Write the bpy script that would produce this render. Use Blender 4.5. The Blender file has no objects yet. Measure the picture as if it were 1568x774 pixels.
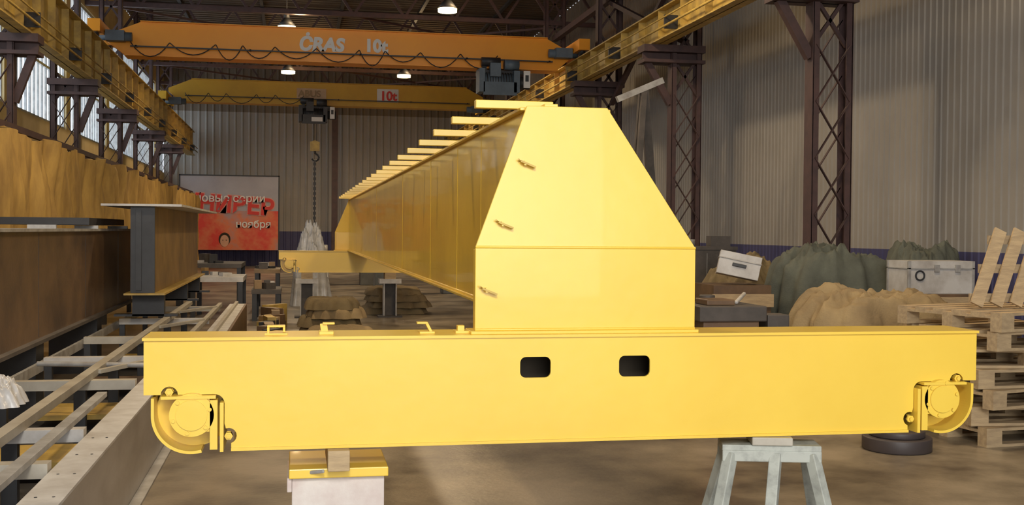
import bpy, bmesh, math, random
from mathutils import Vector, Matrix, noise
from mathutils.geometry import tessellate_polygon
random.seed(4)
scene = bpy.context.scene
scene.view_settings.view_transform = 'Standard'
COL = scene.collection

# ---------------------------------------------------------------- materials
def mat(name, c, c2=None, rough=0.5, metal=0.0, scale=3.0, bump=0.0, bscale=30.0, emit=0.0, mix=(0.35,0.7), stretch=None, detail=6, coat=0.0, c3=None):
    m = bpy.data.materials.new(name); m.use_nodes = True
    nt = m.node_tree; N = nt.nodes; L = nt.links
    b = N['Principled BSDF']
    b.inputs['Roughness'].default_value = rough
    b.inputs['Metallic'].default_value = metal
    b.inputs['Coat Weight'].default_value = coat
    tc = N.new('ShaderNodeTexCoord')
    src = tc.outputs['Object']
    if stretch:
        mp = N.new('ShaderNodeMapping'); mp.inputs['Scale'].default_value = stretch
        L.new(src, mp.inputs['Vector']); src = mp.outputs['Vector']
    n = N.new('ShaderNodeTexNoise'); n.inputs['Scale'].default_value = scale; n.inputs['Detail'].default_value = detail
    n.inputs['Roughness'].default_value = 0.62
    L.new(src, n.inputs['Vector'])
    r = N.new('ShaderNodeValToRGB')
    c2 = c2 or tuple(x*0.85 for x in c)
    r.color_ramp.elements[0].position = mix[0]; r.color_ramp.elements[0].color = (*c, 1)
    r.color_ramp.elements[1].position = mix[1]; r.color_ramp.elements[1].color = (*c2, 1)
    if c3:
        e = r.color_ramp.elements.new((mix[0]+mix[1])/2); e.color = (*c3, 1)
    L.new(n.outputs['Fac'], r.inputs['Fac'])
    L.new(r.outputs['Color'], b.inputs['Base Color'])
    if bump:
        n2 = N.new('ShaderNodeTexNoise'); n2.inputs['Scale'].default_value = bscale; n2.inputs['Detail'].default_value = 4
        L.new(src, n2.inputs['Vector'])
        bp = N.new('ShaderNodeBump'); bp.inputs['Strength'].default_value = bump; bp.inputs['Distance'].default_value = 0.02
        L.new(n2.outputs['Fac'], bp.inputs['Height']); L.new(bp.outputs['Normal'], b.inputs['Normal'])
    if emit:
        L.new(r.outputs['Color'], b.inputs['Emission Color']); b.inputs['Emission Strength'].default_value = emit
    return m

M = {}
M['yellow'] = mat('yellow_enamel', (0.81,0.56,0.072), (0.77,0.515,0.06), rough=0.34, scale=1.5, bump=0.05, bscale=14, coat=0.12)
M['yellow_web'] = mat('yellow_enamel_web', (0.78,0.52,0.045), (0.60,0.38,0.035), rough=0.28, scale=1.1, bump=0.06, bscale=6, coat=0.25)
M['lug'] = mat('masked_lug', (0.62,0.44,0.10), (0.45,0.31,0.08), rough=0.6, scale=20)
M['yellow_dull'] = mat('yellow_worn', (0.58,0.40,0.09), (0.28,0.19,0.06), rough=0.5, scale=4)
M['orange'] = mat('orange_enamel', (0.95,0.37,0.01), (0.90,0.33,0.01), rough=0.4, scale=1)
M['amber'] = mat('amber_enamel', (0.66,0.38,0.02), (0.55,0.31,0.02), rough=0.45, scale=1)
M['brown_steel'] = mat('red_oxide_steel', (0.085,0.046,0.043), (0.05,0.03,0.031), rough=0.6, scale=5)
M['rust'] = mat('rusty_plate', (0.19,0.115,0.06), (0.07,0.046,0.033), rough=0.42, scale=1.6, bump=0.1, c3=(0.13,0.08,0.045))
M['rustlight'] = mat('rusty_plate_light', (0.34,0.21,0.08), (0.15,0.095,0.048), rough=0.45, scale=1.6, c3=(0.24,0.15,0.06))
M['dark'] = mat('dark_steel', (0.035,0.037,0.042), (0.02,0.02,0.022), rough=0.5, scale=4)
M['dim'] = mat('dusty_dark_steel', (0.10,0.085,0.075), (0.05,0.045,0.04), rough=0.6, scale=4)
M['grey_steel'] = mat('bare_steel', (0.44,0.44,0.43), (0.25,0.235,0.22), rough=0.45, metal=0.2, scale=6, bump=0.05)
M['machine_grey'] = mat('machine_grey', (0.16,0.17,0.165), (0.09,0.095,0.09), rough=0.5, scale=3)
M['pale_steel'] = mat('primed_steel', (0.55,0.54,0.52), (0.34,0.31,0.28), rough=0.5, scale=4, mix=(0.4,0.75))
M['beam_side'] = mat('mill_scale_side', (0.40,0.375,0.35), (0.23,0.205,0.18), rough=0.35, scale=2.5, metal=0.2, stretch=(1,0.4,1))
M['trestle'] = mat('trestle_paint', (0.40,0.42,0.38), (0.23,0.24,0.22), rough=0.6, scale=12, mix=(0.45,0.7))
M['rail'] = mat('pale_bar', (0.46,0.43,0.36), (0.33,0.295,0.24), rough=0.42, scale=4)
M['wood'] = mat('pallet_wood', (0.50,0.37,0.21), (0.33,0.24,0.14), rough=0.8, scale=5, stretch=(1,6,6), bump=0.2)
M['concrete'] = mat('painted_block', (0.66,0.61,0.57), (0.52,0.42,0.39), rough=0.8, scale=5, bump=0.15)
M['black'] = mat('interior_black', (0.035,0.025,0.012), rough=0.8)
M['blue_motor'] = mat('blue_grey_motor', (0.12,0.16,0.20), (0.08,0.11,0.14), rough=0.5)
M['white'] = mat('white_paint', (0.78,0.76,0.72), (0.68,0.66,0.62), rough=0.5)
M['cream'] = mat('faded_label', (0.6,0.42,0.25), (0.5,0.32,0.18), rough=0.5)
M['red'] = mat('red_paint', (0.72,0.035,0.02), (0.6,0.03,0.02), rough=0.5)
M['green_tarp'] = mat('green_canvas', (0.13,0.14,0.11), (0.075,0.08,0.065), rough=0.9, scale=3, bump=0.3, bscale=60)
M['olive_tarp'] = mat('olive_canvas', (0.22,0.165,0.08), (0.13,0.095,0.05), rough=0.9, scale=3, bump=0.3, bscale=60)
M['brown_tarp'] = mat('tan_canvas', (0.34,0.25,0.125), (0.21,0.15,0.08), rough=0.9, scale=3, bump=0.3, bscale=60)
M['bag'] = mat('plastic_film', (0.60,0.60,0.60), (0.38,0.38,0.38), rough=0.25, scale=6)
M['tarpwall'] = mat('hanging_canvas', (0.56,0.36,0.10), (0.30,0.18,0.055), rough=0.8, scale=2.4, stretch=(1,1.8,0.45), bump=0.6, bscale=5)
M['lwall'] = mat('ochre_wall_paint', (0.62,0.48,0.25), (0.50,0.38,0.19), rough=0.8, scale=1.5)
M['siding'] = mat('grey_cladding', (0.325,0.305,0.275), (0.275,0.255,0.225), rough=0.55, scale=0.7)
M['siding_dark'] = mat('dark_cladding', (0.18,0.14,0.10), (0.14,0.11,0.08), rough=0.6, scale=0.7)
M['blue'] = mat('blue_dado', (0.06,0.058,0.15), (0.05,0.048,0.12), rough=0.6)
M['roof'] = mat('roof_deck', (0.12,0.083,0.052), (0.06,0.044,0.033), rough=0.8, scale=0.5)
M['floor'] = mat('stained_concrete', (0.34,0.28,0.20), (0.105,0.083,0.06), rough=0.32, scale=1.1, bump=0.1, bscale=25, c3=(0.225,0.185,0.13), mix=(0.36,0.62), detail=10)
M['pane'] = mat('frosted_daylight_glass', (0.80,0.90,1.0), (0.66,0.80,0.97), rough=0.3, scale=1.2, emit=2.4)
M['lamp'] = mat('lamp_glow', (1.0,0.70,0.28), (1.0,0.8,0.45), emit=14)
M['disc'] = mat('cast_iron', (0.065,0.052,0.05), (0.045,0.036,0.036), rough=0.5)
M['skin'] = mat('poster_skin', (0.72,0.40,0.26), rough=0.6)

# ---------------------------------------------------------------- builder
class B:
    def __init__(s, name, mats):
        s.name = name; s.bm = bmesh.new(); s.mats = mats
    def _m(s, faces, m):
        for f in faces: f.material_index = m
    def hexa(s, pts, m=0):
        v = [s.bm.verts.new(p) for p in pts]
        fs = [s.bm.faces.new([v[i] for i in q]) for q in ((0,3,2,1),(4,5,6,7),(0,1,5,4),(1,2,6,5),(2,3,7,6),(3,0,4,7))]
        s._m(fs, m)
    def box(s, x0,x1,y0,y1,z0,z1,m=0, rz=0, c=None):
        pts = [Vector(p) for p in ((x0,y0,z0),(x1,y0,z0),(x1,y1,z0),(x0,y1,z0),(x0,y0,z1),(x1,y0,z1),(x1,y1,z1),(x0,y1,z1))]
        if rz:
            c = Vector(c) if c else Vector(((x0+x1)/2,(y0+y1)/2,(z0+z1)/2))
            R = Matrix.Rotation(rz,3,'Z'); pts = [R@(p-c)+c for p in pts]
        s.hexa(pts, m)
    def beam(s, p0, p1, w, h, m=0, up=(0,0,1)):
        p0=Vector(p0); p1=Vector(p1); d=(p1-p0).normalized(); u=Vector(up)
        if abs(d.dot(u))>0.98: u=Vector((0,1,0))
        a=d.cross(u).normalized(); u=a.cross(d).normalized()
        a*=w/2; u*=h/2
        s.hexa([p0-a-u,p0+a-u,p1+a-u,p1-a-u,p0-a+u,p0+a+u,p1+a+u,p1-a+u], m)
    def cyl(s, p0, p1, r, m=0, seg=24, r2=None):
        p0=Vector(p0); p1=Vector(p1); d=(p1-p0).normalized(); u=Vector((0,0,1))
        if abs(d.dot(u))>0.98: u=Vector((1,0,0))
        a=d.cross(u).normalized(); b=a.cross(d).normalized(); r2=r if r2 is None else r2
        v0=[];v1=[]
        for i in range(seg):
            t=2*math.pi*i/seg; o=a*math.cos(t)+b*math.sin(t)
            v0.append(s.bm.verts.new(p0+o*r)); v1.append(s.bm.verts.new(p1+o*r2))
        fs=[]
        for i in range(seg):
            j=(i+1)%seg; f=s.bm.faces.new((v0[i],v0[j],v1[j],v1[i])); f.smooth=True; fs.append(f)
        fs.append(s.bm.faces.new(v0[::-1])); fs.append(s.bm.faces.new(v1)); s._m(fs,m)
    def tube(s, pts, r, m=0, seg=8):
        for a,b in zip(pts[:-1],pts[1:]): s.cyl(a,b,r,m,seg)
    def plate(s, loops, y0, y1, m=0, axis='Y'):
        def P(p,y): return (p[0],y,p[1]) if axis=='Y' else ((y,p[0],p[1]) if axis=='X' else (p[0],p[1],y))
        tris = tessellate_polygon([[Vector((p[0],p[1],0)) for p in l] for l in loops])
        flat=[p for l in loops for p in l]; fs=[]
        va=[s.bm.verts.new(P(p,y0)) for p in flat]; vb=[s.bm.verts.new(P(p,y1)) for p in flat]
        for t in tris:
            try:
                fs.append(s.bm.faces.new([va[i] for i in t])); fs.append(s.bm.faces.new([vb[i] for i in reversed(t)]))
            except ValueError: pass
        k=0
        for l in loops:
            n=len(l)
            for i in range(n):
                j=(i+1)%n
                fs.append(s.bm.faces.new((va[k+i],va[k+j],vb[k+j],vb[k+i])))
            k+=n
        s._m(fs,m)
    def obj(s, parent=None, bevel=0, recalc=True):
        if recalc: bmesh.ops.recalc_face_normals(s.bm, faces=s.bm.faces)
        me=bpy.data.meshes.new(s.name); s.bm.to_mesh(me); s.bm.free()
        o=bpy.data.objects.new(s.name, me); COL.objects.link(o)
        for k in s.mats: me.materials.append(M[k])
        if parent: o.parent=parent
        if bevel:
            md=o.modifiers.new('bevel','BEVEL'); md.width=bevel; md.segments=2; md.limit_method='ANGLE'
        return o

def empty(name):
    o=bpy.data.objects.new(name,None); COL.objects.link(o); return o
def text(name, body, loc, size, m, parent, ext=0.004, shear=0, off=0.035):
    c=bpy.data.curves.new(name,'FONT'); c.body=body; c.size=size; c.extrude=ext; c.shear=shear; c.offset=size*off
    o=bpy.data.objects.new(name,c); COL.objects.link(o); o.location=loc; o.rotation_euler=(math.pi/2,0,0)
    c.materials.append(M[m]); o.parent=parent; return o
def arc(cx,cz,r,a0,a1,n):
    return [(cx+r*math.cos(math.radians(a0+(a1-a0)*i/n)), cz+r*math.sin(math.radians(a0+(a1-a0)*i/n))) for i in range(n+1)]
def rrect(x0,x1,z0,z1,r):
    return arc(x1-r,z0+r,r,-90,0,5)+arc(x1-r,z1-r,r,0,90,5)+arc(x0+r,z1-r,r,90,180,5)+arc(x0+r,z0+r,r,180,270,5)

# ---------------------------------------------------------------- room shell
XL,XR,YB,YF,ZC = -5.4,8.6,50.0,-7.0,8.7
b=B('floor',['floor']); b.box(XL-0.3,XR+0.3,YF,YB+0.3,-0.2,0); b.obj()
def corrugated(name, p0, p1, z0, z1, inward, split, mats, pitch=0.15, dep=0.016):
    b=B(name,mats); p0=Vector(p0); p1=Vector(p1); L=(p1-p0).length; d=(p1-p0)/L; inn=Vector(inward)
    prof=[]; x=0
    while x<L:
        prof += [(x,0),(x+pitch*0.62,0),(x+pitch*0.72,dep),(x+pitch*0.9,dep)]; x+=pitch
    prof.append((L,0)); zs=[z0]+[a for a in split]+[z1]
    for k in range(len(zs)-1):
        lo=[b.bm.verts.new((p0+d*min(u,L)+inn*v).to_tuple()[:2]+(zs[k],)) for u,v in prof]
        hi=[b.bm.verts.new((p0+d*min(u,L)+inn*v).to_tuple()[:2]+(zs[k+1],)) for u,v in prof]
        for i in range(len(prof)-1):
            f=b.bm.faces.new((lo[i],lo[i+1],hi[i+1],hi[i])); f.material_index=k
    return b
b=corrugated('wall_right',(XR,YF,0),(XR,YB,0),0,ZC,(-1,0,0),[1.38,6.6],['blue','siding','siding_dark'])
b.box(XR+0.02,XR+0.2,YF,YB,0,ZC,1); b.box(XR-0.08,XR+0.02,YF,YB,6.5,6.75,2)
y=YF
while y<YB: b.box(XR-0.022,XR+0.01,y,y+0.06,1.38,6.5,1); y+=5.9
b.obj(recalc=False)
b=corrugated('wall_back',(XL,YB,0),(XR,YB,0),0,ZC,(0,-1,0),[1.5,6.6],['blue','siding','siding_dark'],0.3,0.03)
b.box(XL,XR,YB+0.04,YB+0.2,0,ZC,1); b.obj(recalc=False)
WB=3.95
b=B('wall_left',['lwall','grey_steel'])
b.box(XL-0.2,XL,YF,YB,0,WB); b.box(XL-0.2,XL,YF,YB,7.4,ZC)
y=YF
while y<YB:
    b.box(XL-0.2,XL,y,y+0.5,WB,7.4); y+=6.0
b.obj()
k=1; y=YF+0.5
while y<YB-1:
    w=B('window_%d'%k,['pane','grey_steel'])
    y1=min(y+5.5,YB)
    w.box(XL-0.12,XL-0.1,y,y1,WB,7.4,0)
    n=14
    for i in range(n+1):
        yy=y+(y1-y)*i/n; w.box(XL-0.1,XL-0.05,yy-0.02,yy+0.02,WB,7.4,1)
    for z in (WB+0.03,5.2,6.3,7.36): w.box(XL-0.1,XL-0.04,y,y1,z-0.03,z+0.03,1)
    w.obj(); y+=6.0; k+=1
b=B('ceiling',['roof'])
y=YF
while y<YB:
    b.box(XL,XR,y,y+0.18,ZC,ZC+0.1); b.box(XL,XR,y+0.18,y+0.36,ZC+0.06,ZC+0.16); y+=0.36
b.obj()
b=B('roof_truss',['brown_steel','dark'])
for y in (-4,2,8,14,20,26,31.5,37,42.5,48):
    b.box(XL,XR,y-0.07,y+0.07,7.45,7.57); b.box(XL,XR,y-0.07,y+0.07,8.5,8.64)
    n=10
    for i in range(n):
        xa=XL+(XR-XL)*i/n; xb=XL+(XR-XL)*(i+1)/n; xm=(xa+xb)/2
        b.beam((xa,y,7.5),(xm,y,8.55),0.07,0.07); b.beam((xm,y,8.55),(xb,y,7.5),0.07,0.07)
for x in (-3.5,-1,1.5,4,6.5): b.box(x-0.05,x+0.05,YF,YB,8.62,8.695,1)
for y in (20,31.5,42.5):
    b.beam((-5,y,7.5),(1.5,y+5.5,7.5),0.06,0.06); b.beam((1.5,y,7.5),(8,y+5.5,7.5),0.06,0.06); b.beam((8,y,7.5),(1.5,y+5.5,7.5),0.06,0.06)
b.obj()

# ---------------------------------------------------------------- lattice columns
def column(name,x0,x1,y,ztop,bx0,bx1,zb,st=0.78):
    b=B(name,['brown_steel'])
    for x in (x0,x1):
        s=1 if x==x0 else -1
        b.box(x-0.01,x+0.01,y-0.12,y+0.12,0,ztop)
        for (ya,yb) in ((-0.12,-0.105),(0.105,0.12)): b.box(min(x,x+s*0.09),max(x,x+s*0.09),y+ya,y+yb,0,ztop)
    z=0.3
    while z+st<zb:
        yy=y-0.13
        b.beam((x0+0.04,yy,z),(x1-0.04,yy,z+st),0.012,0.055,up=(0,1,0)); b.beam((x1-0.04,yy+0.012,z),(x0+0.04,yy+0.012,z+st),0.012,0.055,up=(0,1,0))
        yy=y+0.13
        b.beam((x0+0.04,yy,z+st/2),(x1-0.04,yy,z+st*1.5),0.012,0.05,up=(0,1,0))
        z+=st
    while z+0.7<ztop:
        b.beam((x0+0.04,y,z),(x1-0.04,y,z+0.7),0.05,0.05); b.beam((x1-0.04,y,z),(x0+0.04,y,z+0.7),0.05,0.05); z+=0.7
    b.box(bx0,bx1,y-0.22,y+0.22,zb,zb+0.13); b.box(bx0,bx1,y-0.22,y+0.22,zb-0.2,zb-0.14)
    b.box(bx0+0.03,bx1-0.03,y-0.02,y+0.02,zb-0.2,zb+0.1)
    xm = x0 if abs(bx0-x0)>abs(bx1-x1) else x1; tip = bx0 if xm==x0 else bx1
    b.beam((tip+(0.12 if tip==bx0 else -0.12),y,zb-0.18),(xm,y,zb-0.95),0.12,0.12)
    b.box(x0-0.12,x1+0.12,y-0.25,y+0.25,0,0.04)
    b.obj()
for y in (2.6,8.6,14.6,20.5,25.8,31.5,37.3,43.2): column('lattice_column',6.98,7.56,y,8.5,6.4,7.6,4.98)
for y in (2.5,8,13.7,19.4,25,31,37.5,43.5): column('lattice_column',-4.95,-4.4,y,8.5,-5.0,-4.0,4.55)

b=B('wall_bracing',['brown_steel'])
b.beam((7.3,25.6,4.6),(7.3,20.7,6.9),0.1,0.1)
b.box(7.2,7.35,14.5,31.5,7.0,7.15); b.beam((7.3,20.5,5.2),(7.3,25.8,7.0),0.1,0.1)
b.obj()
b=B('gantry_hoist_frame',['dim','grey_steel'])
b.beam((5.68,18,3.95),(5.35,17.7,0),0.09,0.09); b.beam((5.68,18,3.95),(6.10,18.2,0),0.13,0.10); b.beam((5.74,18.3,3.95),(5.75,19.3,0),0.1,0.1)
b.beam((5.51,18,2.0),(5.88,18.1,2.0),0.07,0.07)
b.beam((5.22,18.0,3.78),(6.0,18.0,4.12),0.1,0.1,1); b.obj()

# ---------------------------------------------------------------- runways
def runway(name,xc,z0,z1,face):
    b=B(name,['yellow_dull','dark','grey_steel'])
    b.box(xc-0.16,xc+0.16,YF,YB-0.3,z0,z0+0.025); b.box(xc-0.16,xc+0.16,YF,YB-0.3,z1-0.025,z1)
    b.box(xc-0.01,xc+0.01,YF,YB-0.3,z0,z1); b.box(xc-0.03,xc+0.03,YF,YB-0.3,z1,z1+0.07,1)
    y=YF+0.5
    while y<YB-1:
        b.box(xc-0.14,xc+0.14,y,y+0.02,z0+0.02,z1-0.02); y+=1.2
    xx=xc+face*0.26
    for z,r in ((z0+0.14,0.022),(z0+0.30,0.016)):
        b.cyl((xx,YF,z),(xx,YB-0.4,z),r,0,8)
    y=YF+1
    while y<YB-1:
        b.box(min(xc,xx),max(xc,xx)+0.02,y,y+0.04,z0+0.1,z0+0.34,1); y+=3.6
    b.obj()
runway('crane_runway_beam',6.68,5.11,5.68,-1)
runway('crane_runway_beam',-4.25,4.68,5.68,1)
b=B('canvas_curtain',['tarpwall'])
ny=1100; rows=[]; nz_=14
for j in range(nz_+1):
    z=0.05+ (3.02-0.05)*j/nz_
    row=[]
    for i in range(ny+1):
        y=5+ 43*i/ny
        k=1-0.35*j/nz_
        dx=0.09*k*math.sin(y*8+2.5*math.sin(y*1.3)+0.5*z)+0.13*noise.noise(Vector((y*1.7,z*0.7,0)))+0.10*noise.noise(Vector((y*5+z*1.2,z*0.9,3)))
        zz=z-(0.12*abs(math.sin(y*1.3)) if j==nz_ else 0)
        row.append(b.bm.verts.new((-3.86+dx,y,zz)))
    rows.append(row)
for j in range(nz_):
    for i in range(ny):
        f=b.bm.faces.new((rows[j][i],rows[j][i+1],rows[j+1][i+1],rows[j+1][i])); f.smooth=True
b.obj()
b=B('curtain_rail',['brown_steel']); b.box(-4.12,-4.06,0,48.4,3.02,3.12)
for y in (2.5,8,13.7,19.4,25,31,37.5,43.5): b.box(-4.42,-4.07,y-0.03,y+0.03,3.04,3.1)
b.obj()

# ---------------------------------------------------------------- overhead cranes
def overhead_crane(y,z0,z1,col,hx,hoistcol,hookz):
    root=empty('overhead_crane')
    b=B('bridge_girder',[col,'dark'])
    zb=z0+(z1-z0)*0.42
    prof=[(-4.15,zb),(-3.75,z0),(6.25,z0),(6.6,zb),(6.6,zb+0.12),(6.0,z1),(-3.4,z1),(-4.15,zb+0.12)]
    b.plate([prof],y-0.22,y+0.22,0)
    b.box(-3.75,6.25,y-0.3,y+0.3,z0-0.02,z0,0); b.box(-3.4,6.0,y-0.3,y+0.3,z1,z1+0.02,0)
    b.obj(parent=root)
    b=B('end_trucks',['blue_motor','dark',col])
    for x in (-4.25,6.68):
        b.box(x-0.13,x+0.13,y-1.2,y+1.2,5.86,6.12,2)
        for yy in (y-0.95,y+0.95):
            b.cyl((x-0.06,yy,5.88),(x+0.06,yy,5.88),0.125,1)
        sx=1 if x<0 else -1
        b.box(min(x+sx*0.15,x+sx*0.55),max(x+sx*0.15,x+sx*0.55),y-0.65,y-0.4,5.75,5.98,0)
        b.cyl((x+sx*0.7,y-0.5,5.86),(x,y-0.5,5.86),0.1,0)
    b.obj(parent=root)
    b=B('festoon_cable',['dark'])
    b.box(-3.6,6.1,y-0.42,y-0.38,z0+0.16,z0+0.19)
    for xx in (-3.5,-1,1.5,4,6.0): b.box(xx,xx+0.04,y-0.42,y-0.2,z0+0.17,z0+0.2)
    x=-3.6; pts=[]
    random.seed(int(y))
    while x<hx-0.8:
        w=random.uniform(0.55,1.0); d=random.uniform(0.22,0.36)
        for i in range(9):
            t=i/8; pts.append((x+w*t,y-0.4,z0+0.27-d*(1-(2*t-1)**2)))
        x+=w+0.02
    b.tube(pts,0.012,0,6); b.obj(parent=root)
    b=B('hoist',[hoistcol,'dark','white','yellow_dull'])
    hz=z0-0.35
    b.cyl((hx-0.45,y-0.3,hz),(hx+0.3,y-0.3,hz),0.22,0); b.box(hx-0.55,hx-0.42,y-0.56,y-0.04,hz-0.26,hz+0.3,0)
    b.box(hx+0.28,hx+0.42,y-0.56,y-0.04,hz-0.26,hz+0.26,0); b.cyl((hx+0.4,y-0.3,hz),(hx+0.7,y-0.3,hz),0.15,1)
    for i in range(10): b.cyl((hx-0.36+i*0.065,y-0.3,hz),(hx-0.34+i*0.065,y-0.3,hz),0.235,1)
    b.box(hx-0.3,hx-0.05,y-0.62,y-0.45,hz+0.1,hz+0.42,0); b.cyl((hx-0.5,y-0.5,hz+0.46),(hx-0.05,y-0.5,hz+0.46),0.1,1)
    b.cyl((hx+0.05,y-0.5,hz+0.4),(hx+0.4,y-0.5,hz+0.4),0.12,0)
    for dx in (-0.4,0.3):
        b.box(hx+dx-0.05,hx+dx+0.05,y-0.36,y-0.3,hz,z0+0.1,1); b.cyl((hx+dx,y-0.4,z0+0.05),(hx+dx,y-0.25,z0+0.05),0.07,1)
    b.box(hx-0.5,hx+0.55,y-0.33,y+0.33,z0-0.14,z0-0.06,1)
    b.box(hx+0.5,hx+0.66,y-0.62,y-0.6,hz-0.15,hz+0.25,2); b.box(hx+0.54,hx+0.62,y-0.63,y-0.62,hz+0.0,hz+0.15,1)
    b.box(hx-0.45,hx+0.35,y-0.56,y-0.5,hz-0.33,hz-0.02,0)
    if hookz:
        b.box(hx-0.12,hx+0.25,y-0.575,y-0.56,hz-0.25,hz-0.1,2)
        for dx in (-0.06,0.06): b.cyl((hx+dx,y-0.3,hookz+0.3),(hx+dx,y-0.3,hz),0.012,1,6)
        b.box(hx-0.16,hx+0.16,y-0.4,y-0.2,hookz+0.0,hookz+0.32,3); b.cyl((hx,y-0.42,hookz+0.2),(hx,y-0.18,hookz+0.2),0.16,3)
        pts=[(hx,y-0.3,hookz)]+[(hx+0.02+0.12*math.sin(t),y-0.3,hookz-0.22+0.12*math.cos(t)) for t in [i*math.pi*1.4/10 for i in range(11)]]
        b.tube(pts,0.035,1,8)
        z=hookz-0.33; i=0
        while z>hookz-2.7:
            if i%2: b.box(hx-0.05,hx+0.05,y-0.32,y-0.28,z-0.08,z+0.02,1)
            else: b.box(hx-0.02,hx+0.02,y-0.35,y-0.25,z-0.08,z+0.02,1)
            z-=0.085; i+=1
        for sx in (-1,1):
            b.beam((hx,y-0.3,z+0.1),(hx+sx*0.13,y-0.3,z-0.12),0.05,0.05,1); b.beam((hx+sx*0.13,y-0.3,z-0.12),(hx,y-0.3,z-0.3),0.05,0.05,1)
    b.obj(parent=root)
    return root
c1=overhead_crane(27,5.5,6.25,'orange',4.85,'blue_motor',None)
text('lettering_maker','ĊRAS',(0.1,26.76,5.76),0.42,'white',c1,shear=0.15,off=0.05)
text('lettering_load','10t',(1.62,26.76,5.78),0.40,'white',c1,off=0.05)
c2=overhead_crane(40,5.9,6.65,'amber',0.72,'dark',4.3)
b=B('load_plates',['white','cream']); b.box(2.85,3.6,39.76,39.775,6.06,6.52); b.box(0.1,1.1,39.76,39.775,6.1,6.46,1); b.obj(parent=c2)
text('lettering_load','10t',(2.95,39.74,6.13),0.44,'red',c2,off=0.03)
text('lettering_maker','ABUS',(0.15,39.74,6.17),0.32,'rustlight',c2,off=0.02)

# ---------------------------------------------------------------- lamps
for (x,y) in ((-0.2,41),(3.9,41),(-0.2,32),(3.8,28.5),(-0.2,17),(3.8,17),(-1.2,8),(5.2,8)):
    root=empty('high_bay_lamp')
    b=B('fixture',['dark','lamp'])
    b.cyl((x,y,7.2),(x,y,7.42),0.26,0,24,0.09); b.cyl((x,y,7.42),(x,y,7.62),0.08,0); b.cyl((x,y,7.62),(x,y,8.6),0.012,0,6); b.cyl((x,y,7.12),(x,y,7.205),0.24,1)
    b.obj(parent=root)
    l=bpy.data.lights.new('bulb','SPOT'); l.energy=800; l.color=(1.0,0.77,0.50); l.shadow_soft_size=0.25; l.spot_size=math.radians(165); l.spot_blend=0.5
    o=bpy.data.objects.new('bulb',l); COL.objects.link(o); o.location=(x,y,7.08); o.parent=root
    l=bpy.data.lights.new('bulb_spill','POINT'); l.energy=45; l.color=(1.0,0.70,0.38); l.shadow_soft_size=0.2
    o=bpy.data.objects.new('bulb_spill',l); COL.objects.link(o); o.location=(x+0.35,y-0.35,7.3); o.parent=root
def area(name,loc,target,size,e,color):
    l=bpy.data.lights.new(name,'AREA'); l.energy=e; l.size=size; l.color=color
    o=bpy.data.objects.new(name,l); COL.objects.link(o); o.location=loc
    o.rotation_euler=(Vector(target)-Vector(loc)).to_track_quat('-Z','Y').to_euler(); return o
area('rear_fill',(1.5,-6.5,3.6),(1.0,12,1.0),6.0,760,(1.0,0.98,0.95))  # added fill light behind the camera, at the hall's open end
area('carriage_fill',(0.0,-1.5,4.4),(1.4,5,1.0),1.0,250,(1.0,0.96,0.88))  # added unseen fill above the camera, brightens the carriage with flash-like falloff
w=bpy.data.worlds.new('world'); scene.world=w; w.use_nodes=True
w.node_tree.nodes['Background'].inputs[0].default_value=(0.88,0.92,1,1); w.node_tree.nodes['Background'].inputs[1].default_value=0.95

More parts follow.
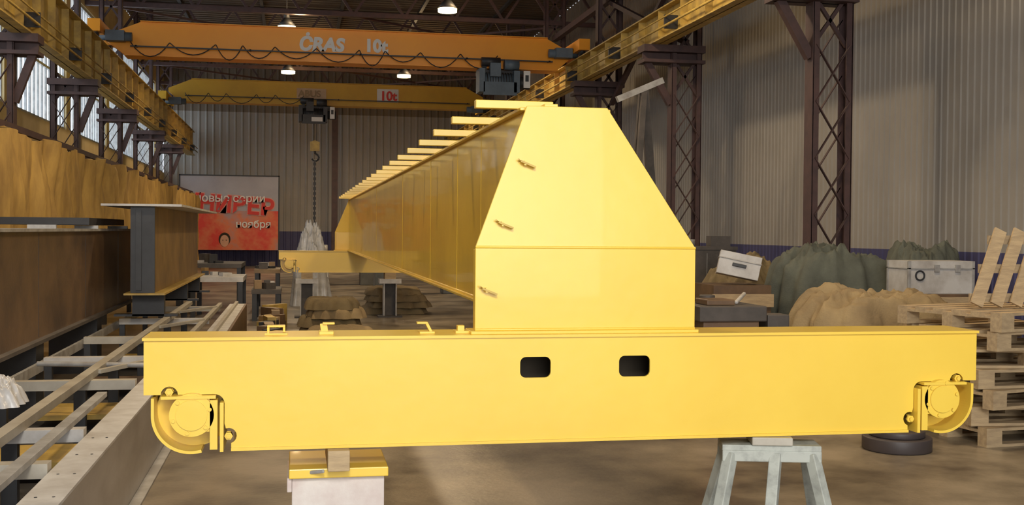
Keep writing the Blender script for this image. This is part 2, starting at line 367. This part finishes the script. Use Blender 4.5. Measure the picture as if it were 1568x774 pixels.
# ---------------------------------------------------------------- bridge crane girder assembly (main subject)
YC=4.76
def carriage(parent,name,x0,x1,yf,z0,z1,holes):
    b=B(name,['yellow','black'])
    zn=z0+0.222
    left=[(x0+0.345,z0),(x0+0.345,z0+0.02)]+arc(x0+0.335,z0+0.05,0.032,-70,110,8)+[(x0+0.318,z0+0.10),(x0+0.318,zn-0.04)]+arc(x0+0.278,zn-0.04,0.04,0,90,6)
    left+= arc(x0+0.10,zn,0.034,0,180,8)+[(x0,zn),(x0,z1)]
    right=[(x0+x1-p[0],p[1]) for p in reversed(left)]
    loop=left+right
    b.plate([loop]+holes,yf,yf+0.012,0)
    b.plate([loop],yf+0.25,yf+0.262,0)
    b.box(x0-0.005,x1+0.005,yf-0.012,yf+0.28,z1,z1+0.012,0)
    b.box(x0+0.345,x1-0.345,yf-0.010,yf+0.274,z0-0.012,z0,0)
    for s in (0,1):
        f=(lambda u:x0+u) if s==0 else (lambda u:x1-u)
        def bx(u0,u1,ya,yb,za,zb_): b.box(min(f(u0),f(u1)),max(f(u0),f(u1)),ya,yb,za,zb_,0)
        bx(0.001,0.013,yf+0.012,yf+0.25,zn+0.001,z1)
        bx(0.302,0.316,yf-0.035,yf+0.25,z0-0.01,zn-0.03)
        bx(0.07,0.285,yf-0.035,yf+0.25,zn-0.014,zn-0.002)
        cx=f(0.19); cz=z0+0.142
        b.cyl((cx,yf+0.10,cz),(cx,yf+0.115,cz),0.150,0,48); b.cyl((cx,yf+0.115,cz),(cx,yf+0.20,cz),0.128,0,48); b.cyl((cx,yf+0.20,cz),(cx,yf+0.215,cz),0.150,0,48)
        a0,a1=(180,285) if s==0 else (360,255)
        ga=arc(cx,cz,0.158,a0,a1,24); gi=arc(cx,cz,0.146,a1,a0,24)
        top=[(ga[0][0],zn-0.01)]; topi=[(gi[-1][0],zn-0.01)]
        b.plate([top+ga+gi+topi],yf-0.03,yf+0.24,0)
        b.cyl((cx,yf-0.03,cz),(cx,yf+0.10,cz),0.088,0,40); b.cyl((cx,yf-0.038,cz),(cx,yf-0.03,cz),0.062,0,32)
        b.box(min(cx,f(0.26)),max(cx,f(0.26)),yf-0.02,yf+0.04,cz-0.07,cz+0.07,0)
        bx(0.262,0.292,yf-0.03,yf+0.04,z0+0.0,zn-0.02)
        for k in range(6):
            t=k*math.pi/3+0.3; b.cyl((cx+0.075*math.cos(t),yf-0.037,cz+0.075*math.sin(t)),(cx+0.075*math.cos(t),yf-0.03,cz+0.075*math.sin(t)),0.008,0,8)
        for (u,z) in ((0.10,zn+0.012),(0.335,z0+0.05)):
            b.cyl((f(u),yf-0.01,z),(f(u),yf+0.02,z),0.017,0,6); b.cyl((f(u),yf-0.02,z),(f(u),yf-0.01,z),0.009,0,12)
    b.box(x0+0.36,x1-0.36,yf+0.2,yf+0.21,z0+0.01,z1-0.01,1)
    return b.obj(parent=parent,bevel=0.002)
root=empty('bridge_crane_girder')
hl=[rrect(0.961,1.096,0.968,1.058,0.025),rrect(1.402,1.543,0.966,1.058,0.025)]
carriage(root,'end_carriage_near',-0.59,3.13,YC,0.70,1.143,hl)
carriage(root,'end_carriage_far',-0.25,3.2,20.75,0.83,1.198,[])
b=B('main_girder',['yellow_web','black'])
GX0,GX1,GZ0,GZ1=1.005,1.355,1.225,2.13
Y0,Y1=4.88,20.9
b.box(GX0,GX0+0.012,Y0,Y1,GZ0,GZ1); b.box(GX1-0.012,GX1,Y0,Y1,GZ0,GZ1)
b.box(GX0-0.03,GX1+0.03,Y0+0.0,Y1,GZ1,GZ1+0.014); b.box(GX0-0.035,GX1+0.035,Y0+0.1,Y1,GZ0-0.014,GZ0)
for y in (6.1,7.0,8.4,10.6,14): b.box(GX0-0.002,GX0+0.002,y,y+0.012,GZ0+0.01,GZ1-0.01)
b.cyl((GX0,Y0,GZ0+0.004),(GX0,Y1,GZ0+0.004),0.007,0,8)
b.box(GX1-0.02,GX1+0.1,20.9,20.92,GZ0,GZ1)
b.obj(parent=root,bevel=0.002)
def head(name,yf,s,xs,zs):
    xl0,xl1,xr1,xr0=xs; zb,zm,zt=zs
    b=B(name,['yellow'])
    t=0.014; lean=0.05*s
    b.hexa([(xl0,yf,zb),(xr0,yf,zb),(xr0,yf+s*t,zb),(xl0,yf+s*t,zb),(xl0,yf,zm),(xr0,yf,zm),(xr0,yf+s*t,zm),(xl0,yf+s*t,zm)])
    b.hexa([(xl0,yf,zm),(xr0,yf,zm),(xr0,yf+s*t,zm),(xl0,yf+s*t,zm),(xl1,yf+lean,zt),(xr1,yf+lean,zt),(xr1,yf+lean+s*t,zt),(xl1,yf+lean+s*t,zt)])
    b.cyl((xl0,yf,zm),(xr0,yf,zm),0.006,0,8)
    b.cyl((xl0,yf,zb+0.004),(xr0,yf,zb+0.004),0.006,0,8)
    b.box(xl0-0.02,xr0+0.01,min(yf-s*0.025,yf+s*0.14),max(yf-s*0.025,yf+s*0.14),zb-0.014,zb)
    b.box(xl0+0.001,xl0+t,min(yf+s*t,yf+s*0.06),max(yf+s*t,yf+s*0.06),zb,zm-0.01); b.box(xr0-t,xr0-0.001,min(yf+s*t,yf+s*0.22),max(yf+s*t,yf+s*0.22),zb,zm-0.01)
    b.obj(parent=root,bevel=0.002)
head('head_plate_near',4.80,1,(0.769,1.0,1.363,1.762),(1.169,1.53,2.148))
head('head_plate_far',20.95,-1,(0.75,1.0,1.363,1.7),(1.225,1.55,2.148))
b=B('head_plate_lugs',['lug','yellow'])
for (x,z,y) in ((0.985,1.895,4.83),(0.885,1.63,4.81),(0.815,1.345,4.80)):
    b.beam((x-0.02,y-0.024,z+0.008),(x+0.045,y-0.024,z-0.018),0.024,0.008,0)
    b.beam((x,y+0.01,z-0.0),(x,y-0.03,z),0.010,0.02,1); b.cyl((x-0.03,y-0.026,z+0.016),(x-0.02,y+0.0,z+0.01),0.004,0,8)
b.obj(parent=root)
b=B('walkway_brackets',['yellow'])
y=4.95
while y<20.8:
    b.box(0.79,1.14,y,y+0.05,GZ1+0.014,GZ1+0.05); y+=0.76
b.box(1.08,1.14,4.86,4.95,GZ1+0.014,GZ1+0.03)
b.obj(parent=root,bevel=0.002)
b=B('carriage_clips',['yellow','rail'])
zt=1.155; ya,yb=4.84,4.88
b.box(-0.105,-0.03,ya,yb,zt+0.032,zt+0.04); b.box(-0.105,-0.095,ya,yb,zt,zt+0.032); b.box(-0.04,-0.03,ya,yb,zt+0.01,zt+0.032); b.box(-0.115,-0.02,ya-0.01,yb+0.02,zt,zt+0.008)
b.box(0.125,0.175,ya,yb,zt+0.042,zt+0.05,0); b.beam((0.135,4.86,zt),(0.128,4.86,zt+0.046),0.03,0.012,0); b.box(0.11,0.17,ya-0.01,yb+0.02,zt,zt+0.014)
b.box(0.525,0.57,ya,yb,zt+0.042,zt+0.05,0); b.beam((0.59,4.86,zt),(0.565,4.86,zt+0.048),0.03,0.012,0); b.box(0.535,0.60,ya-0.01,yb+0.02,zt,zt+0.01)
b.box(0.70,0.73,ya,yb,zt,zt+0.034); b.box(0.69,0.768,ya-0.01,yb+0.03,zt,zt+0.012)
b.obj(parent=root,bevel=0.0015)

# ---------------------------------------------------------------- supports
b=B('support_block',['concrete','yellow','wood','grey_steel'])
b.box(0.0,0.385,4.80,5.15,0,0.56,0); b.box(-0.012,0.40,4.77,5.17,0.56,0.60,1)
b.box(-0.02,0.0,4.79,5.16,0.50,0.56,0)
b.box(0.145,0.235,4.70,5.1,0.60,0.6865,2); b.beam((0.19,4.785,0.42),(0.14,4.785,0.36),0.01,0.02,3); b.beam((0.19,4.785,0.42),(0.25,4.785,0.36),0.01,0.02,3); b.beam((0.06,4.79,0.58),(0.13,4.72,0.60),0.01,0.015,3)
b.obj(bevel=0.004)
b=B('steel_trestle',['trestle','rail'])
C=Vector((2.12,4.82,0)); R=Matrix.Rotation(math.radians(-14),3,'Z')
def tb(p0,p1,w,h,m=0): b.beam(R@Vector(p0)+C,R@Vector(p1)+C,w,h,m)
tb((-0.21,0,0.632),(0.23,0,0.632),0.17,0.034); tb((-0.21,-0.085,0.60),(0.23,-0.085,0.60),0.012,0.05); tb((-0.21,0.085,0.60),(0.23,0.085,0.60),0.012,0.05)
for (x,y,dx,dy) in ((-0.17,-0.07,-0.13,-0.14),(0.19,-0.07,0.13,-0.14),(-0.17,0.07,-0.13,0.22),(0.19,0.07,0.13,0.22),(0.03,-0.07,-0.08,-0.2)):
    tb((x,y,0.61),(x+dx,y+dy,0.0),0.05,0.05)
tb((-0.28,-0.17,0.2),(0.3,-0.17,0.2),0.03,0.05); tb((-0.12,-0.1,0.36),(0.0,-0.14,0.26),0.03,0.03)
tb((-0.08,0,0.668),(0.1,0,0.668),0.2,0.036,1)
b.obj(bevel=0.004)
for x in (0.25,1.75):
    b=B('steel_stand',['pale_steel','wood','dim']); b.box(x-0.2,x+0.2,20.7,21.05,0.62,0.70)
    b.box(x-0.12,x-0.10,20.74,21.0,0,0.62,0); b.box(x+0.10,x+0.12,20.74,21.0,0,0.62,0); b.box(x-0.10,x+0.10,20.86,20.88,0,0.62,2); b.box(x-0.22,x+0.22,20.68,21.07,0,0.03,2)
    b.box(x-0.1,x+0.1,20.72,21.03,0.70,0.816,1); b.obj()
# machine tools standing at the far end of the hall
for (x,y) in ((3.1,28.5),(1.3,33.0)):
    b=B('metalworking_lathe',['machine_grey','dim','grey_steel'])
    b.box(x-1.1,x-0.6,y-0.35,y+0.35,0,0.6,0); b.box(x+0.6,x+1.1,y-0.3,y+0.3,0,0.6,0); b.box(x-1.1,x+1.1,y-0.28,y+0.28,0.6,0.78,0)
    b.box(x-1.1,x-0.45,y-0.32,y+0.32,0.78,1.22,0); b.cyl((x-0.45,y,1.0),(x-0.32,y,1.0),0.16,2); b.box(x+0.7,x+1.0,y-0.15,y+0.15,0.78,1.08,0); b.cyl((x+0.5,y,1.0),(x+0.7,y,1.0),0.04,2)
    b.box(x-0.1,x+0.3,y-0.36,y+0.3,0.78,0.9,1); b.cyl((x+0.1,y-0.42,0.7),(x+0.1,y-0.36,0.7),0.1,2); b.obj(bevel=0.02)

# ---------------------------------------------------------------- left: unfinished girders
b=B('unfinished_box_girder',['rustlight','dark','pale_steel','yellow_dull'])
b.box(-1.78,-1.52,13.2,13.25,0.871,1.839,1); b.box(-1.535,-1.52,13.25,19,0.871,1.839,0); b.box(-1.78,-1.765,13.25,19,0.871,1.839,0)
b.box(-2.08,-1.22,13.1,19,1.84,1.865,2); b.box(-1.84,-1.40,13.1,19,0.85,0.87,3)
b.box(-1.72,-1.66,13.17,13.2,0.9,1.8,1)
for y in (13.5,16.4,18.5):
    b.box(-1.8,-1.45,y,y+0.14,0.59,0.85,1); b.box(-2.0,-1.3,y,y+0.14,0.585,0.61,1)
b.obj()
b=B('rusty_plate_girder',['rust','grey_steel','dark','dim'])
b.box(-2.12,-2.10,3.0,15.6,0.66,1.56,0); b.box(-2.6,-2.58,3.0,15.6,0.66,1.56,0)
b.box(-2.65,-2.05,3.0,15.6,1.56,1.585,1); b.box(-2.65,-2.04,3.0,15.6,0.63,0.66,3)
y=3.5
while y<15.5:
    b.box(-2.10,-2.098,y,y+0.008,0.67,1.55,2); b.box(-2.3,-2.06,y+0.5,y+0.54,1.585,1.62,1); y+=2.2
b.box(-3.3,-2.1,12.5,15,1.625,1.70,2)
for y in (4,7,10,13): b.box(-2.6,-2.1,y,y+0.3,0.0,0.63,2)
b.obj()
b=B('assembly_bench',['pale_steel','rail','rust','yellow_dull','dark','grey_steel','beam_side'])
b.box(-1.08,-0.915,2.6,8.9,0.475,0.49,0); b.box(-0.93,-0.916,2.6,8.9,0.0,0.475,6); b.box(-1.06,-1.05,2.6,8.9,0.0,0.475,2)
b.box(-0.915,-0.85,2.6,8.9,0.0,0.015,5)
y=3.1
while y<6.5: b.cyl((-0.96,y,0.49),(-0.96,y,0.492),0.007,4,10); b.cyl((-1.03,y,0.49),(-1.03,y,0.492),0.007,4,10); y+=0.45
b.box(-1.45,-1.38,2.8,16.5,0.53,0.58,1); b.box(-1.21,-1.15,3.2,7.5,0.53,0.56,5); b.box(-1.03,-0.98,8.95,16.5,0.50,0.55,1); b.box(-0.90,-0.69,9.2,17,0.40,0.50,0); b.box(-0.689,-0.66,9.2,17,0,0.5,2)
b.box(-0.82,-0.78,9.2,17,0.50,0.54,1)
for i,y in enumerate((3.2,4.4,5.4,6.3,8.3,9.8,11.6,13.9,16.0)):
    xe=-1.085 if y<8.9 else -0.98
    b.box(-2.0,xe,y,y+0.09,0.46,0.528,0 if i%2 else 1)
    b.box(-2.0,-1.94,y+0.02,y+0.08,0,0.46,4); b.box(-1.5,-1.42,y+0.02,y+0.08,0,0.46,4)
b.box(-2.03,-2.001,3,17,0.42,0.5,5)
for i,y in enumerate((3.8,5.0,7.2,9.0,10.7,12.7,15)): b.box(-1.9,-1.2,y,y+0.6,0.14,0.18,(3,2,3)[i%3])
b.box(-2.0,-1.18,3,17,0.02,0.06,4)
b.cyl((-1.9,9.1,0.56),(-1.05,8.9,0.56),0.02,5,10)
for y in (8.6,12.4,14.6): b.beam((-1.38,y,0.555),(-1.0,y+0.9,0.555),0.04,0.03,1)
b.obj(bevel=0.002)
b=B('scrap_table',['dim','pale_steel','dark','rustlight','yellow_dull'])
for (x,y,w,d,z,m) in ((-1.3,21,0.9,1.5,0.75,1),(-0.45,20.6,0.5,1.2,0.55,0),(-1.6,24,1.2,2,0.9,0),(-0.5,23.5,0.5,1.2,0.8,3),(-2.6,21,1.0,3,1.0,2)):
    b.box(x-w/2,x+w/2,y-d/2,y+d/2,z-0.08,z,m)
    for sx in (-1,1):
        for sy in (-1,1): b.box(x+sx*(w/2-0.05)-0.04,x+sx*(w/2-0.05)+0.04,y+sy*(d/2-0.05)-0.04,y+sy*(d/2-0.05)+0.04,0,z-0.08,2)
    for k in range(5):
        xx=x+random.uniform(-w/3,w/3); yy=y+random.uniform(-d/3,d/3); s=random.uniform(0.04,0.10)
        b.box(xx-s,xx+s,yy-s,yy+s,z,z+random.uniform(0.04,0.18),random.choice((0,1,2,3)),rz=random.random())
b.obj()
b=B('scrap_pile',['rust','pale_steel','dark','rustlight','yellow_dull','wood'])
random.seed(9)
for k in range(60):
    x=random.uniform(-0.36,-0.22); y=random.uniform(13,19); a=random.uniform(0.9,2.2); l=random.uniform(0.15,0.5)
    h=random.uniform(0.08,0.42)
    b.box(x-l/2,x+l/2,y-0.06,y+0.06,0,h,random.choice((0,0,2,3,4,5)),rz=a)
b.obj()

# ---------------------------------------------------------------- canvas piles
def mound_mesh(b,cx,cy,z0,rx,ry,h,m,seed,p=3.0,fold=0.12,n=40,S=140,sqp=0.2):
    prev=None; c=None
    for i in range(n+1):
        r=i/n; ring=[]
        for j in range(S):
            t=2*math.pi*j/S
            v=Vector((math.cos(t)*r,math.sin(t)*r,0))
            nz=noise.noise(Vector((v.x*1.5+seed,v.y*1.5,seed)))
            rid=1-abs(noise.noise(Vector((v.x*3.5+seed,v.y*3.5,seed*2))))*2.2
            rid2=1-abs(noise.noise(Vector((v.x*8+seed,v.y*8,seed*3))))*2.2
            sq=(abs(math.cos(t))**4+abs(math.sin(t))**4)**(-sqp)
            hh=h*(1-r**p)*(0.94+0.12*nz)
            hh+=h*min(1,(1-r)*6)*fold*(0.45*rid+0.25*rid2)*0.6
            e=1+r*r*(0.06*math.sin(t*13+seed+3*noise.noise(Vector((math.cos(t),math.sin(t),seed))))+0.10*noise.noise(Vector((math.cos(t)*2,math.sin(t)*2,seed))))
            if r>=0.999: hh=0.0
            ring.append((cx+rx*v.x*sq*e, cy+ry*v.y*sq*e, z0+max(0.0,hh)))
        if i==0:
            c=b.bm.verts.new(ring[0]); continue
        vs=[b.bm.verts.new(q) for q in ring]
        for j in range(S):
            k=(j+1)%S
            f=b.bm.faces.new((c,vs[j],vs[k]) if prev is None else (prev[j],vs[j],vs[k],prev[k])); f.smooth=True; f.material_index=m
        prev=vs
def mound(name,cx,cy,z0,rx,ry,h,m,seed,p=3.0,fold=0.12):
    b=B(name,[m]); mound_mesh(b,cx,cy,z0,rx,ry,h,0,seed,p,fold); return b.obj(recalc=True)
def folded(name,cx,cy,rx,ry,layers,th,m1,m2,seed):
    b=B(name,[m1,m2])
    for k in range(layers):
        mound_mesh(b,cx+0.06*math.sin(k*2.1+seed),cy+0.04*math.cos(k*1.7),k*th,rx*(1-0.06*k),ry,th*1.15,k%2,seed+k*1.7,14,0.5,18,80,0.25)
    return b.obj()
mound('canvas_covered_pile',6.36,12.65,0,0.80,0.7,1.38,'green_tarp',1.3,9,0.28)
mound('canvas_covered_pile',6.0,14.5,0,0.65,0.6,1.22,'olive_tarp',4.1,4,0.28)
mound('canvas_covered_pile',7.95,13.3,0,0.45,0.6,1.42,'green_tarp',8.2,8,0.25)
mound('canvas_covered_pile',5.38,9.8,0,0.92,0.55,0.98,'brown_tarp',2.6,8,0.3)
folded('folded_canvas_bundle',0.6,17.6,0.5,0.5,4,0.13,'brown_tarp','olive_tarp',3.3)
folded('folded_canvas_bundle',1.95,21.9,0.65,0.5,4,0.12,'brown_tarp','brown_tarp',5.3)
folded('folded_canvas_bundle',0.6,15.9,0.5,0.45,2,0.11,'olive_tarp','brown_tarp',6.3)
mound('plastic_wrapped_bundle',0.38,24.2,0,0.42,0.4,1.6,'bag',7.3,2.2,0.6)
mound('plastic_bag',-1.68,6.9,0.583,0.17,0.2,0.16,'bag',9.3,2.5,0.5)

# ---------------------------------------------------------------- right: crates, cases, pallets
b=B('aluminium_case',['pale_steel','dark','grey_steel'])
cx0,cx1,cy0,cy1,cz0,cz1=6.60,7.38,11.3,11.75,0.95,1.31
b.box(cx0,cx1,cy0,cy1,cz0,cz1,0); b.box(cx0-0.01,cx1+0.01,cy0-0.01,cy1+0.01,cz1-0.09,cz1-0.075,2)
ring=[(cx0+0.13+0.06*math.cos(t),cz0+0.2+0.06*math.sin(t)) for t in [i*2*math.pi/24 for i in range(24)]]
ring2=[(cx0+0.13+0.042*math.cos(t),cz0+0.2+0.042*math.sin(t)) for t in [i*2*math.pi/24 for i in range(24)]]
b.plate([ring,ring2],cy0-0.012,cy0-0.001,1)
for x in (cx0+0.33,cx0+0.58): b.box(x-0.03,x+0.03,cy0-0.02,cy0,cz1-0.12,cz1-0.04,2)
for x in (cx0-0.01,cx1-0.02):
    for y in (cy0-0.01,cy1-0.02): b.box(x,x+0.03,y,y+0.03,cz0,cz1,2)
b.obj(bevel=0.005)
b=B('wooden_crate',['wood','rust'])
for i in range(5): b.box(6.52,7.4,11.2,11.22,0.02+i*0.185,0.18+i*0.185,0)
b.box(6.54,7.38,11.22,11.78,0,0.948,1); b.box(6.52,6.6,11.18,11.2,0,0.94,0); b.box(7.32,7.4,11.18,11.2,0,0.94,0); b.obj()
b=B('steel_cabinet',['dim','grey_steel'])
b.box(5.5,6.35,15.6,16.2,0,1.35,0); b.box(5.48,6.37,15.58,16.22,1.35,1.40,0); b.box(5.9,5.905,15.59,15.6,0.05,1.3,1); b.cyl((5.7,15.9,1.4),(5.7,15.9,1.5),0.12,1); b.box(6.0,6.3,15.7,15.9,1.4,1.55,0); b.obj()
b=B('instrument_case',['pale_steel','dark','grey_steel'])
c=Vector((5.12,12.5,1.21)); R=Matrix.Rotation(math.radians(12),3,'Y')@Matrix.Rotation(math.radians(-20),3,'Z')
def rb(x0,x1,y0,y1,z0,z1,m): b.hexa([R@Vector(p)+c for p in ((x0,y0,z0),(x1,y0,z0),(x1,y1,z0),(x0,y1,z0),(x0,y0,z1),(x1,y0,z1),(x1,y1,z1),(x0,y1,z1))],m)
rb(-0.24,0.24,-0.2,0.2,-0.13,0.14,0); rb(-0.25,0.25,-0.21,0.21,0.05,0.065,2); rb(-0.08,0.08,-0.22,-0.2,-0.02,0.02,1); b.obj(bevel=0.006)
b=B('wooden_crate',['rust','wood']); b.box(4.7,5.4,12.2,12.9,0,1.0,0)
for z in (0.05,0.4,0.75): b.box(4.68,5.42,12.17,12.2,z,z+0.15,1)
b.obj()
b=B('machine_bed',['rust','dim','red','pale_steel'])
b.box(3.35,3.95,9.0,9.7,0.85,0.98,1); b.box(3.4,3.9,9.05,9.65,0.1,0.85,0); b.box(3.3,4.0,8.95,9.75,0,0.1,0); b.cyl((3.5,8.98,0.7),(3.5,9.05,0.7),0.08,2); b.box(3.45,3.7,9.1,9.4,0.98,1.03,0)
b.box(4.0,4.2,9.1,9.3,0.0,0.9,1); b.beam((3.75,9.2,1.0),(3.95,9.5,1.06),0.03,0.03,3); b.cyl((3.6,9.5,0.98),(3.6,9.5,1.05),0.07,1); b.obj(bevel=0.01)
def pallet(b,cx,cy,z,rz):
    R=Matrix.Rotation(rz,3,'Z'); c=Vector((cx,cy,z))
    def q(x0,x1,y0,y1,z0,z1): b.hexa([R@Vector(p)+c for p in ((x0,y0,z0),(x1,y0,z0),(x1,y1,z0),(x0,y1,z0),(x0,y0,z1),(x1,y0,z1),(x1,y1,z1),(x0,y1,z1))])
    for y in (-0.5,-0.05,0.4):
        q(-0.6,0.6,y,y+0.1,0,0.022)
        for x in (-0.6,-0.07,0.46): q(x,x+0.14,y,y+0.1,0.022,0.10)
    for x in (-0.6,-0.07,0.46): q(x,x+0.14,-0.5,0.5,0.10,0.122)
    for i in range(6): q(-0.6,0.6,-0.5+i*0.18,-0.4+i*0.18,0.122,0.144)
b=B('pallet_stack',['wood'])
for i,(dx,a) in enumerate(((0.05,0.1),(0.08,-0.08),(-0.04,0.25),(0.02,0.05),(0.0,-0.15),(0.03,0.2),(-0.03,0.3))): pallet(b,5.62+dx,8.2,i*0.146,a)
b.obj()
b=B('leaning_pallet',['wood'])
for i in range(5):
    x=5.22+i*0.17
    b.beam((x,7.95,1.055),(x+0.30,8.1,1.64),0.022,0.10,up=(1,0,0))
for t in (0.12,0.5,0.88):
    b.beam((5.16+0.30*t,7.99+0.15*t,1.035+0.6*t),(5.98+0.30*t,7.99+0.15*t,1.035+0.6*t),0.02,0.07,up=(0,0,1))
b.obj()
b=B('cast_iron_hub',['disc']); b.cyl((4.42,7.7,0),(4.42,7.7,0.10),0.25,0,40); b.cyl((4.42,7.7,0.10),(4.42,7.7,0.15),0.2,0,40); b.cyl((4.42,7.7,0.15),(4.42,7.7,0.2),0.08,0,40); b.obj(bevel=0.01)
b=B('floor_plank',['wood']); b.box(3.9,4.3,8.5,8.65,0,0.06); b.obj()

# poster + post on rear wall
root=empty('advertising_banner')
M['poster']=mat('printed_banner',(0.72,0.05,0.03),(0.36,0.30,0.32),rough=0.5,scale=0.55,mix=(0.42,0.66),c3=(0.72,0.20,0.08),detail=5)
M['poster_top']=mat('printed_banner_top',(0.42,0.42,0.46),(0.34,0.33,0.37),rough=0.5,scale=0.8)
M['pink']=mat('letter_outline',(0.75,0.35,0.28),rough=0.5)
b=B('banner_sheet',['poster','dark','poster_top'])
PX=-0.62
b.box(-4.0+PX,0.0+PX,48.9,48.93,0.7,2.35,0); b.box(-4.0+PX,0.0+PX,48.9,48.93,2.35,3.8,2)
for x in (-4.05,0.0): b.box(x+PX,x+0.05+PX,48.88,48.95,0,3.85,1)
b.box(-4.05+PX,0.05+PX,48.88,48.95,3.8,3.85,1); b.obj(parent=root)
for nm,dy,m,of in (('title_outline',48.88,'pink',0.07),('title_letters',48.85,'red',0.03)):
    o=text(nm,'УНИВЕР',(-3.85+PX,dy,2.42),0.92,m,root,off=of); o.rotation_euler=(math.pi/2,math.radians(4),0); o.data.space_character=1.0
text('series_letters','новые серии',(-3.4+PX,48.80,2.72),0.46,'white',root,off=0.012)
text('date_letters','ноября',(-1.75+PX,48.85,1.65),0.42,'white',root,off=0.02)
b=B('printed_face',['skin','black']); X=-2.2+PX
def ell(rx,rz,cz): return [(X+rx*math.cos(t),cz+rz*math.sin(t)) for t in [i*2*math.pi/24 for i in range(24)]]
b.plate([ell(0.24,0.28,1.15)],48.885,48.895,1); b.plate([ell(0.18,0.25,1.08)],48.875,48.884,0)
for sx in (-0.07,0.07): b.plate([[(X+sx+0.025*math.cos(t),1.11+0.018*math.sin(t)) for t in [i*math.pi/4 for i in range(8)]]],48.868,48.874,1)
b.obj(parent=root)
b=B('wall_post',['brown_steel']); b.box(1.6,1.85,48.6,48.85,0,7.4); b.box(1.5,1.95,48.5,48.95,0,0.05); b.obj()

# ---------------------------------------------------------------- camera
cd=bpy.data.cameras.new('camera'); cam=bpy.data.objects.new('camera',cd); COL.objects.link(cam)
cd.sensor_width=36; cd.lens=39.8; cd.clip_end=200
yaw=math.radians(-10.95); pitch=math.radians(90-1.09); roll=math.radians(0.5)
cam.matrix_world = Matrix.Translation((0,0,1.6)) @ Matrix.Rotation(yaw,4,'Z') @ Matrix.Rotation(pitch,4,'X') @ Matrix.Rotation(roll,4,'Z')
scene.camera=cam
